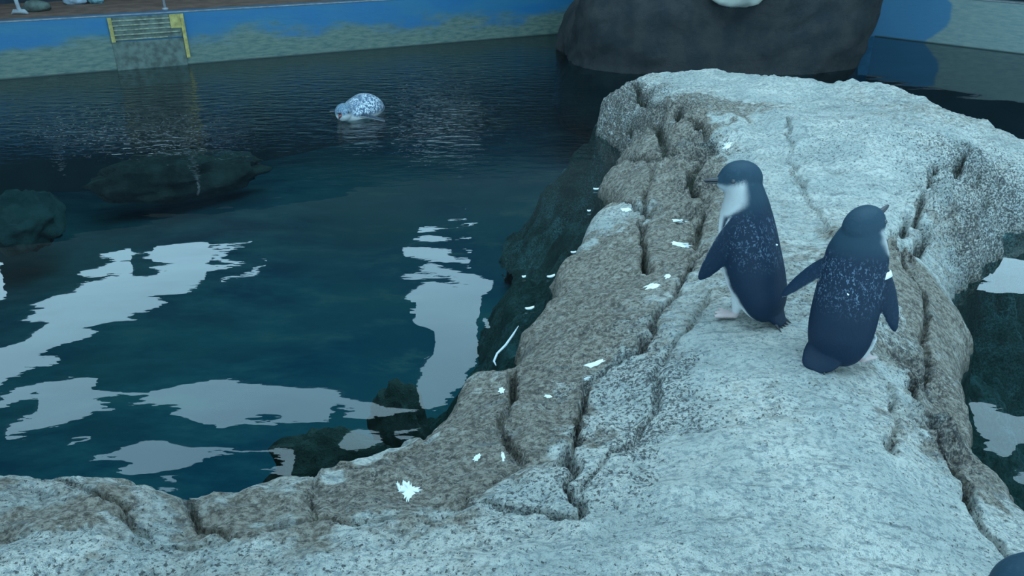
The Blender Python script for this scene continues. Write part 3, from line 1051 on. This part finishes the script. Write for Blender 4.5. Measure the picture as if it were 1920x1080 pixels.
class Blob:
    """closed pieces with colours, fused to one continuous skin by a voxel remesh"""
    def __init__(self):
        self.V, self.F, self.C = [], [], []

    def loft(self, stations, lateral, colf, nr=56, ns=40):
        """stations: (x, y, z, radius front/back, radius lateral); colf(theta, s, p)->rgba; theta 0 = ventral"""
        S = catmull(stations, nr)
        base = len(self.V)
        lat = np.array(lateral, float)
        for i in range(nr):
            t = S[min(i + 1, nr - 1), :3] - S[max(i - 1, 0), :3]
            t /= np.linalg.norm(t) + 1e-9
            l2 = lat - t * np.dot(lat, t)
            l2 /= np.linalg.norm(l2)
            nn = np.cross(l2, t)
            for k in range(ns):
                th = 2 * math.pi * k / ns
                p = S[i, :3] + nn * (math.cos(th) * max(S[i, 3], 1e-4)) + l2 * (math.sin(th) * max(S[i, 4], 1e-4))
                self.V.append(p)
                tt_ = th if th <= math.pi else th - 2 * math.pi
                self.C.append(colf(tt_, i / (nr - 1), p))
        for i in range(nr - 1):
            for k in range(ns):
                a, b = base + i * ns + k, base + i * ns + (k + 1) % ns
                self.F.append((a, b, b + ns, a + ns))
        self.F.append(tuple(base + k for k in range(ns))[::-1])
        self.F.append(tuple(base + (nr - 1) * ns + k for k in range(ns)))

    def ellipsoid(self, c, R, rad, colf, nu=40, nv=28):
        base = len(self.V)
        c = np.array(c, float)
        R = np.array(R)
        for j in range(1, nv):
            ph = math.pi * j / nv
            for k in range(nu):
                th = 2 * math.pi * k / nu
                u = np.array([math.sin(ph) * math.cos(th), math.sin(ph) * math.sin(th), math.cos(ph)])
                self.V.append(c + R @ (u * rad))
                self.C.append(colf(u))
        top = len(self.V)
        self.V.append(c + R @ np.array([0, 0, rad[2]]))
        self.C.append(colf(np.array([0, 0, 1.0])))
        self.V.append(c - R @ np.array([0, 0, rad[2]]))
        self.C.append(colf(np.array([0, 0, -1.0])))
        for j in range(nv - 2):
            for k in range(nu):
                a, b = base + j * nu + k, base + j * nu + (k + 1) % nu
                self.F.append((a, a + nu, b + nu, b))
        for k in range(nu):
            self.F.append((top, base + k, base + (k + 1) % nu))
            e = base + (nv - 2) * nu
            self.F.append((top + 1, e + (k + 1) % nu, e + k))

    def build(self, name, mat, parent, voxel=0.0024, smooth=6):
        me = mesh_py(name + '_src', self.V, self.F)
        bm = bmesh.new()
        bm.from_mesh(me)
        bmesh.ops.recalc_face_normals(bm, faces=bm.faces)
        bm.to_mesh(me)
        bm.free()
        o = obj(name + '_src', me)
        r = o.modifiers.new('r', 'REMESH')
        r.mode = 'VOXEL'
        r.voxel_size = voxel
        s = o.modifiers.new('s', 'SMOOTH')
        s.factor = 0.5
        s.iterations = smooth
        dg = bpy.context.evaluated_depsgraph_get()
        nm = bpy.data.meshes.new_from_object(o.evaluated_get(dg))
        bpy.data.objects.remove(o)
        bpy.data.meshes.remove(me)
        nm.name = name
        kd = kdtree.KDTree(len(self.V))
        for i, p in enumerate(self.V):
            kd.insert(Vector(p), i)
        kd.balance()
        C = np.array([np.r_[c, 0.0] if len(c) == 3 else c for c in self.C])
        colr = np.zeros((len(nm.vertices), 4), dtype=np.float32)
        for i, v in enumerate(nm.vertices):
            res = kd.find_n(v.co, 4)
            w = np.array([1 / (d_ + 1e-4) for _, _, d_ in res])
            colr[i] = (C[[k for _, k, _ in res]] * w[:, None]).sum(0) / w.sum()
        set_color(nm, colr)
        for p in nm.polygons:
            p.use_smooth = True
        return obj(name, nm, mat, parent)


def rot_xyz(yaw, pitch, roll=0.0):
    return np.array(Matrix.Rotation(yaw, 3, 'Z') @ Matrix.Rotation(-pitch, 3, 'Y') @ Matrix.Rotation(roll, 3, 'X'))


def add_flipper(B, base, direction, outer, L, wmax=0.036, bend=0.0):
    """paddle from the shoulder; outer = normal of its dark upper face"""
    d = np.array(direction, float)
    d /= np.linalg.norm(d)
    o = np.array(outer, float)
    o = o - d * np.dot(o, d)
    o /= np.linalg.norm(o)
    chord = np.cross(o, d)
    prof = [(-0.10, 0.60, 0.010), (0.0, 0.78, 0.0085), (0.15, 0.95, 0.0068), (0.35, 1.0, 0.0056), (0.6, 0.88, 0.0046), (0.8, 0.66, 0.0040), (0.93, 0.40, 0.0036), (1.0, 0.12, 0.0026)]
    st = []
    for t, w, th in prof:
        p = np.array(base) + d * (t * L) + chord * (bend * L * t * t) - o * (0.10 * L * t * t)
        st.append((*p, th, w * wmax / 2))

    def cf(theta, s, p):
        c = NAVY if math.cos(theta) > -0.1 else WHITE * 0.8
        return np.r_[c, 0.1]
    # lateral axis = chord so that theta 0 = outer face
    B.loft(st, -chord, cf, 40, 32)
    return d, o, chord


def add_foot(B, x, y, yaw, lift=0.0, size=1.0):
    """webbed foot: heel, three toes with claws, short leg"""
    R = rot_xyz(yaw, 0)
    def pt(a, b, c):
        return np.array([x, y, lift]) + R @ np.array([a, b, c]) * size
    pk = lambda th, s, p: np.r_[(PINK if s < 0.85 else DARKF), 0.0]
    for ang in (-0.42, 0.0, 0.42):
        st = []
        for t, r in ((0.0, 0.007), (0.35, 0.0062), (0.7, 0.0058), (0.9, 0.0042), (1.0, 0.002)):
            l = 0.046 * t
            p = pt(l * math.cos(ang) - 0.006, l * math.sin(ang), 0.008 - 0.003 * t)
            st.append((*p, r * 0.85 * size, r * size))
        B.loft(st, R @ np.array([-math.sin(ang), math.cos(ang), 0]), pk, 20, 14)
    # web
    B.ellipsoid(pt(0.014, 0, 0.0062), R, np.array([0.021, 0.0145, 0.0042]) * size, lambda u: np.r_[PINK if u[2] > -0.2 else DARKF, 0.0], 20, 12)
    st = [(*pt(-0.004, 0, 0.006), .008 * size, .008 * size), (*pt(-0.006, 0, 0.02), .009 * size, .009 * size), (*pt(-0.010, 0, 0.045), .017, .018), (*pt(-0.012, 0, 0.07), .022, .023)]
    B.loft(st, R @ np.array([0, 1.0, 0]), lambda th, s, p: np.r_[(PINK if s < 0.3 else WHITE * 0.9), 0.0], 16, 16)


def beak_mesh(L, w, h, upper=True, hook=True):
    V, F = [], []
    ns = 12
    prof = [(0.0, 1.0, 0.0), (0.25, 0.78, 0.0), (0.5, 0.6, -0.01), (0.75, 0.46, -0.03), (0.92, 0.34, -0.10 if hook else -0.03), (1.0, 0.12, -0.20 if hook else -0.05)]
    for t, r, dz_ in prof:
        for k in range(ns):
            th = 2 * math.pi * k / ns
            z = math.sin(th) * h * r
            if (upper and z < 0) or (not upper and z > 0):
                z *= 0.25
            V.append((L * t, math.cos(th) * w * r, z + dz_ * h * (1 if upper else -0.3)))
    m_ = len(prof)
    for i in range(m_ - 1):
        for k in range(ns):
            F.append((i * ns + k, i * ns + (k + 1) % ns, (i + 1) * ns + (k + 1) % ns, (i + 1) * ns + k))
    F.append(tuple(range(ns))[::-1])
    F.append(tuple((m_ - 1) * ns + k for k in range(ns)))
    return mesh_py('beak', V, F, True)


def head_parts(parent, hc, R, hr, gape=0.0):
    """beak halves and eyes, placed in head space"""
    M = Matrix([list(r) for r in R])

    def place(name, me, local, mat, pitch=0.0):
        o = obj(name, me, mat, parent)
        o.matrix_local = Matrix.Translation(Vector(np.array(hc) + R @ np.array(local))) @ (M @ Matrix.Rotation(pitch, 3, 'Y')).to_4x4()
        return o
    place('upper_beak', beak_mesh(0.036, 0.0085, 0.0085, True), (hr[0] * 0.86, 0, -0.002), M_beak, -gape * 0.5)
    place('lower_beak', beak_mesh(0.034, 0.0075, 0.007, False, False), (hr[0] * 0.86, 0, -0.005), M_beak, gape)
    if gape > 0.2:
        bm = bmesh.new()
        bmesh.ops.create_uvsphere(bm, u_segments=14, v_segments=10, radius=1.0)
        bmesh.ops.scale(bm, vec=(0.014, 0.007, 0.007), verts=bm.verts)
        place('mouth', bm_mesh('mouth', bm, True), (hr[0] * 0.98, 0, -0.006), M_mouth, gape * 0.4)
    for s in (-1, 1):
        bm = bmesh.new()
        bmesh.ops.create_uvsphere(bm, u_segments=14, v_segments=10, radius=0.0048)
        a, b = 0.62, 0.08
        loc = np.array([hr[0] * 0.52, s * hr[1] * 0.80, hr[2] * 0.12])
        place('eye', bm_mesh('eye', bm, True), loc, M_eye)


def head_col(u, wet=False):
    fwd, lat, up = u
    edge = -0.02 + 0.22 * max(0, -fwd) * 2.0 - 0.22 * max(0, fwd - 0.6)
    base = HEADC if not wet else np.array((0.10, 0.17, 0.24))  # swimmer's head tone lightened with the painted sheen
    k = np.clip((edge - 0.25 * max(0.0, -fwd) - up) / 0.22, 0, 1) * np.clip((fwd + 0.45) / 0.3, 0, 1)
    c = base * (1 - k) + (GREY * 1.05 if not wet else WHITE) * k
    return np.r_[c, 0.05 if not wet else 0.3]


def standing_penguin(loc, yaw, lab, head_yaw=0.0, head_pitch=0.0, lean=0.0, scale=1.0, flip_l=None, flip_r=None, tail_side=0.0, tail_len=1.0, foot_l=(0.012, 0.028), foot_r=(0.012, -0.028), fleck=0.8, hunch=0.0, band=None, head_shift=(0.0, 0.0), fat=1.0, hs=1.0):
    root = empty('penguin', loc, yaw)
    root.scale = (scale,) * 3
    tag(root, lab, 'penguin')
    B = Blob()

    def lx(z):
        return math.tan(lean) * max(0, z - 0.05) + hunch * max(0, z - 0.18) ** 1.5 * 10

    ST = [(-0.044, .014, .016, .026), (-0.040, .028, .032, .044), (-0.028, .056, .048, .057), (-0.014, .095, .058, .062), (-0.004, .140, .060, .062), (0.0, .180, .057, .060), (0.002, .212, .052, .056), (0.002, .240, .045, .049), (0.003, .264, .038, .041), (0.006, .285, .032, .034), (0.008, .300, .020, .020)]
    st = [(x + lx(z) + head_shift[0] * np.clip((z - .2) / .09, 0, 1), head_shift[1] * np.clip((z - .2) / .09, 0, 1), z, a * (1 + (fat - 1) * 0.6), b * (fat if z < .27 else 1) * (1 + (hs - 1) * np.clip((z - .2) / .05, 0, 1))) for x, z, a, b in ST]

    def body_col(th, s, p):
        th = (th - head_yaw * np.clip((p[2] - 0.205) / 0.07, 0, 1) + math.pi) % (2 * math.pi) - math.pi
        nz = 0.10 * mnoise.noise(Vector(p) * 60)
        lim = 0.98 + nz - 0.25 * np.clip((p[2] - 0.20) / 0.06, 0, 1) + 0.62 * np.clip((p[2] - .225) / .03, 0, 1) + 0.15 * np.clip((0.09 - p[2]) / .05, 0, 1)
        k = np.clip((abs(th) - lim) / (0.10 + 0.25 * np.clip((p[2] - .22) / .04, 0, 1)), 0, 1)
        hz = np.clip((p[2] - 0.235) / 0.03, 0, 1)
        dark = NAVY * (1 - hz) + HEADC * hz
        wc = WHITE * (1 - 0.40 * np.clip((p[2] - .20) / .06, 0, 1))
        c = wc * (1 - k) + dark * k
        f = fleck * k * np.clip((p[2] - 0.12) / 0.05, 0, 1) * np.clip((0.25 - p[2]) / 0.03, 0, 1)
        return np.r_[c, f]
    B.loft(st, (0, 1, 0), body_col, 72, 56)
    # head
    hz_ = 0.292
    hc = np.array([0.010 + lx(hz_) + head_shift[0], head_shift[1], hz_])
    R = rot_xyz(head_yaw, head_pitch)
    hr = np.array([0.040, 0.032, 0.034]) * hs
    B.ellipsoid(hc, R, hr, head_col)
    # snout taper into the beak
    B.ellipsoid(hc + R @ np.array([0.024 * hs, 0, -0.004]), R, np.array([0.020, 0.019, 0.018]) * hs, lambda u: head_col(np.array([0.8, u[1], u[2] * 0.8 - 0.05])), 28, 18)
    # tail: short stiff wedge
    ts = tail_side
    B.loft([(-0.030, 0.3 * ts, .055, .022, .034), (-0.052, 0.6 * ts, .036, .015, .034 * min(1.3, tail_len)), (-0.066 * tail_len, 0.9 * ts, .020, .009, .026 * min(1.5, tail_len)), (-0.078 * tail_len, ts, .011, .005, .016)], (0, 1, 0), lambda th, s, p: np.r_[NAVY * 0.9, 0.0], 24, 24)
    # flippers
    zb_ = 0.212
    out = {}
    for side, fl in ((1, flip_l), (-1, flip_r)):
        base = np.array([lx(zb_) - 0.002, side * 0.047, zb_])
        if fl is None:
            fl = ((0.05, 0.35, -1.0), (0.1, 1.0, 0.3), 0.112)
        d = np.array([fl[0][0], fl[0][1] * side, fl[0][2]])
        o = np.array([fl[1][0], fl[1][1] * side, fl[1][2]])
        out[side] = (base, add_flipper(B, base, d, o, fl[2], wmax=(fl[4] if len(fl) > 4 else 0.036), bend=(0.10 if len(fl) < 4 else fl[3])))
    add_foot(B, foot_l[0], foot_l[1], 0.25)
    add_foot(B, foot_r[0], foot_r[1], -0.25)
    B.build('body', M_peng, root)
    head_parts(root, hc, R, hr)
    # stiff tail feather tips
    for i in range(5):
        a = (i - 2) * 0.008
        p0 = Vector((-0.060 * tail_len, a + 0.9 * ts, .022))
        p1 = Vector((-0.086 * tail_len, a * 1.5 + ts, .006))
        V, F = tube([p0, (p0 + p1) / 2, p1], [0.0035, 0.003, 0.0008], 8)
        obj('tail_feather', mesh_py('tail_feather', V, F, True), M_beak, root)
    if band:
        base, (d, o, ch) = out[band]
        c = base + d * 0.012
        V, F = [], []
        ns = 24
        for t in (-0.006, 0.006):
            for rr in (1.0,):
                for k in range(ns):
                    th = 2 * math.pi * k / ns
                    V.append(c + d * t + o * (math.cos(th) * 0.0125) + ch * (math.sin(th) * 0.0215))
        for k in range(ns):
            F.append((k, (k + 1) % ns, ns + (k + 1) % ns, ns + k))
        b_ = obj('flipper_band', mesh_py('flipper_band', V, F, True), M_band, root)
        b_['label'] = 'white plastic band around the flipper'
        md = b_.modifiers.new('t', 'SOLIDIFY')
        md.thickness = 0.0018
        md.offset = 1
    # one loose down feather caught on the back
    V, F = tube([(-0.0585 + lx(.17), -0.004, .172), (-0.0605 + lx(.17), -0.002, .176), (-0.0590 + lx(.17), 0.001, .178)], [0.0008, 0.0020, 0.0008], 8)
    obj('down_tuft', mesh_py('down_tuft', V, F, True), M_band, root)
    return root


def ground(px, py):
    p = surf_pt(px, py)
    return p


# penguin looking out over the pool, standing at the edge of the trodden slab
P1 = ground(1402, 592)
standing_penguin((P1[0], P1[1], P1[2] - 0.003), math.radians(138), 'blue-backed penguin with white throat, beak turned toward the open pool',
                 head_yaw=math.radians(44), head_pitch=math.radians(0), lean=math.radians(11), fleck=0.75, scale=0.87, hs=1.10,
                 flip_l=((0.26, 0.26, -1.0), (-0.75, 0.75, 0.2), 0.135, -0.10, 0.054), flip_r=((-0.30, 0.42, -1.0), (0.3, 1.0, 0.2), 0.105, 0.0), foot_l=(0.022, 0.026), foot_r=(0.010, -0.028))
# penguin walking away up the rock, tail swung to one side
P2 = ground(1566, 670)
standing_penguin((P2[0], P2[1], P2[2] - 0.003), math.radians(62), 'dark blue penguin seen from behind with white flipper band and spread flippers',
                 head_yaw=math.radians(-30), head_pitch=math.radians(26), lean=math.radians(5), fleck=1.0, scale=0.79, fat=1.05, hs=1.18, tail_side=0.032, tail_len=1.2,
                 flip_l=((-0.15, 0.85, -0.80), (-0.6, 0.45, 0.7), 0.125, 0.04, 0.042), flip_r=((-0.10, 0.50, -1.0), (-0.85, 0.6, 0.3), 0.135, 0.0, 0.044), band=-1, foot_r=(0.012, -0.052))
# penguin at the near edge of the outcrop, only the top of its head reaches into view
hp = at(1908, 1172, 0.42)
P3z = surf_h(hp[0], hp[1])
standing_penguin((hp[0], hp[1], P3z - 0.003), math.radians(-15), 'smooth dark penguin head rising at the near corner of the rock', fleck=0.1, scale=0.9)


# swimming penguin
def swimming_penguin(loc, yaw, lab):
    root = empty('penguin', loc, yaw)
    tag(root, lab, 'penguin')
    B = Blob()
    ST = [(-0.165, -.020, .008, .012), (-0.140, -.006, .026, .032), (-0.10, .008, .048, .056), (-0.05, .016, .062, .070), (0.0, .014, .057, .066), (0.040, .012, .047, .056), (0.07, .018, .040, .044), (0.09, .024, .030, .033)]
    st = [(x, 0, z, a, b) for x, z, a, b in ST]

    def body_col(th, s, p):
        # theta 0 = ventral for a spine running forward (+x): normal = lateral x tangent = -z
        k = np.clip((abs(th) - 1.2) / 0.15, 0, 1)
        c = WHITE * (1 - k) + np.array((0.08, 0.13, 0.20)) * k  # back lightened: sky sheen laid into the coat colour
        return np.r_[c, k]
    B.loft(st, (0, 1, 0), body_col, 60, 48)
    hc = np.array([0.096, 0.006, 0.026])
    R = rot_xyz(0.38, 0.06)
    hr = np.array([0.043, 0.037, 0.038])
    B.ellipsoid(hc, R, hr, lambda u: head_col(u, True))
    B.ellipsoid(hc + R @ np.array([0.022, 0, -0.004]), R, np.array([0.020, 0.020, 0.019]), lambda u: head_col(np.array([0.8, u[1], u[2] * 0.8 - 0.05]), True), 28, 18)
    for s in (-1, 1):
        add_flipper(B, np.array([0.035, s * 0.045, 0.006]), (-0.25, s * 1.0, -0.04), (0, 0, 1.0), 0.12, 0.034, -0.04 * s)
    B.build('body', M_peng_sheen, root)
    head_parts(root, hc, R, hr, 0.55)
    return root


sw = at(664, 226, 0)
swimming_penguin((sw[0] + 0.005, sw[1] + 0.08, 0.012), math.radians(-122), 'grey speckled penguin swimming in open water with its beak ajar')
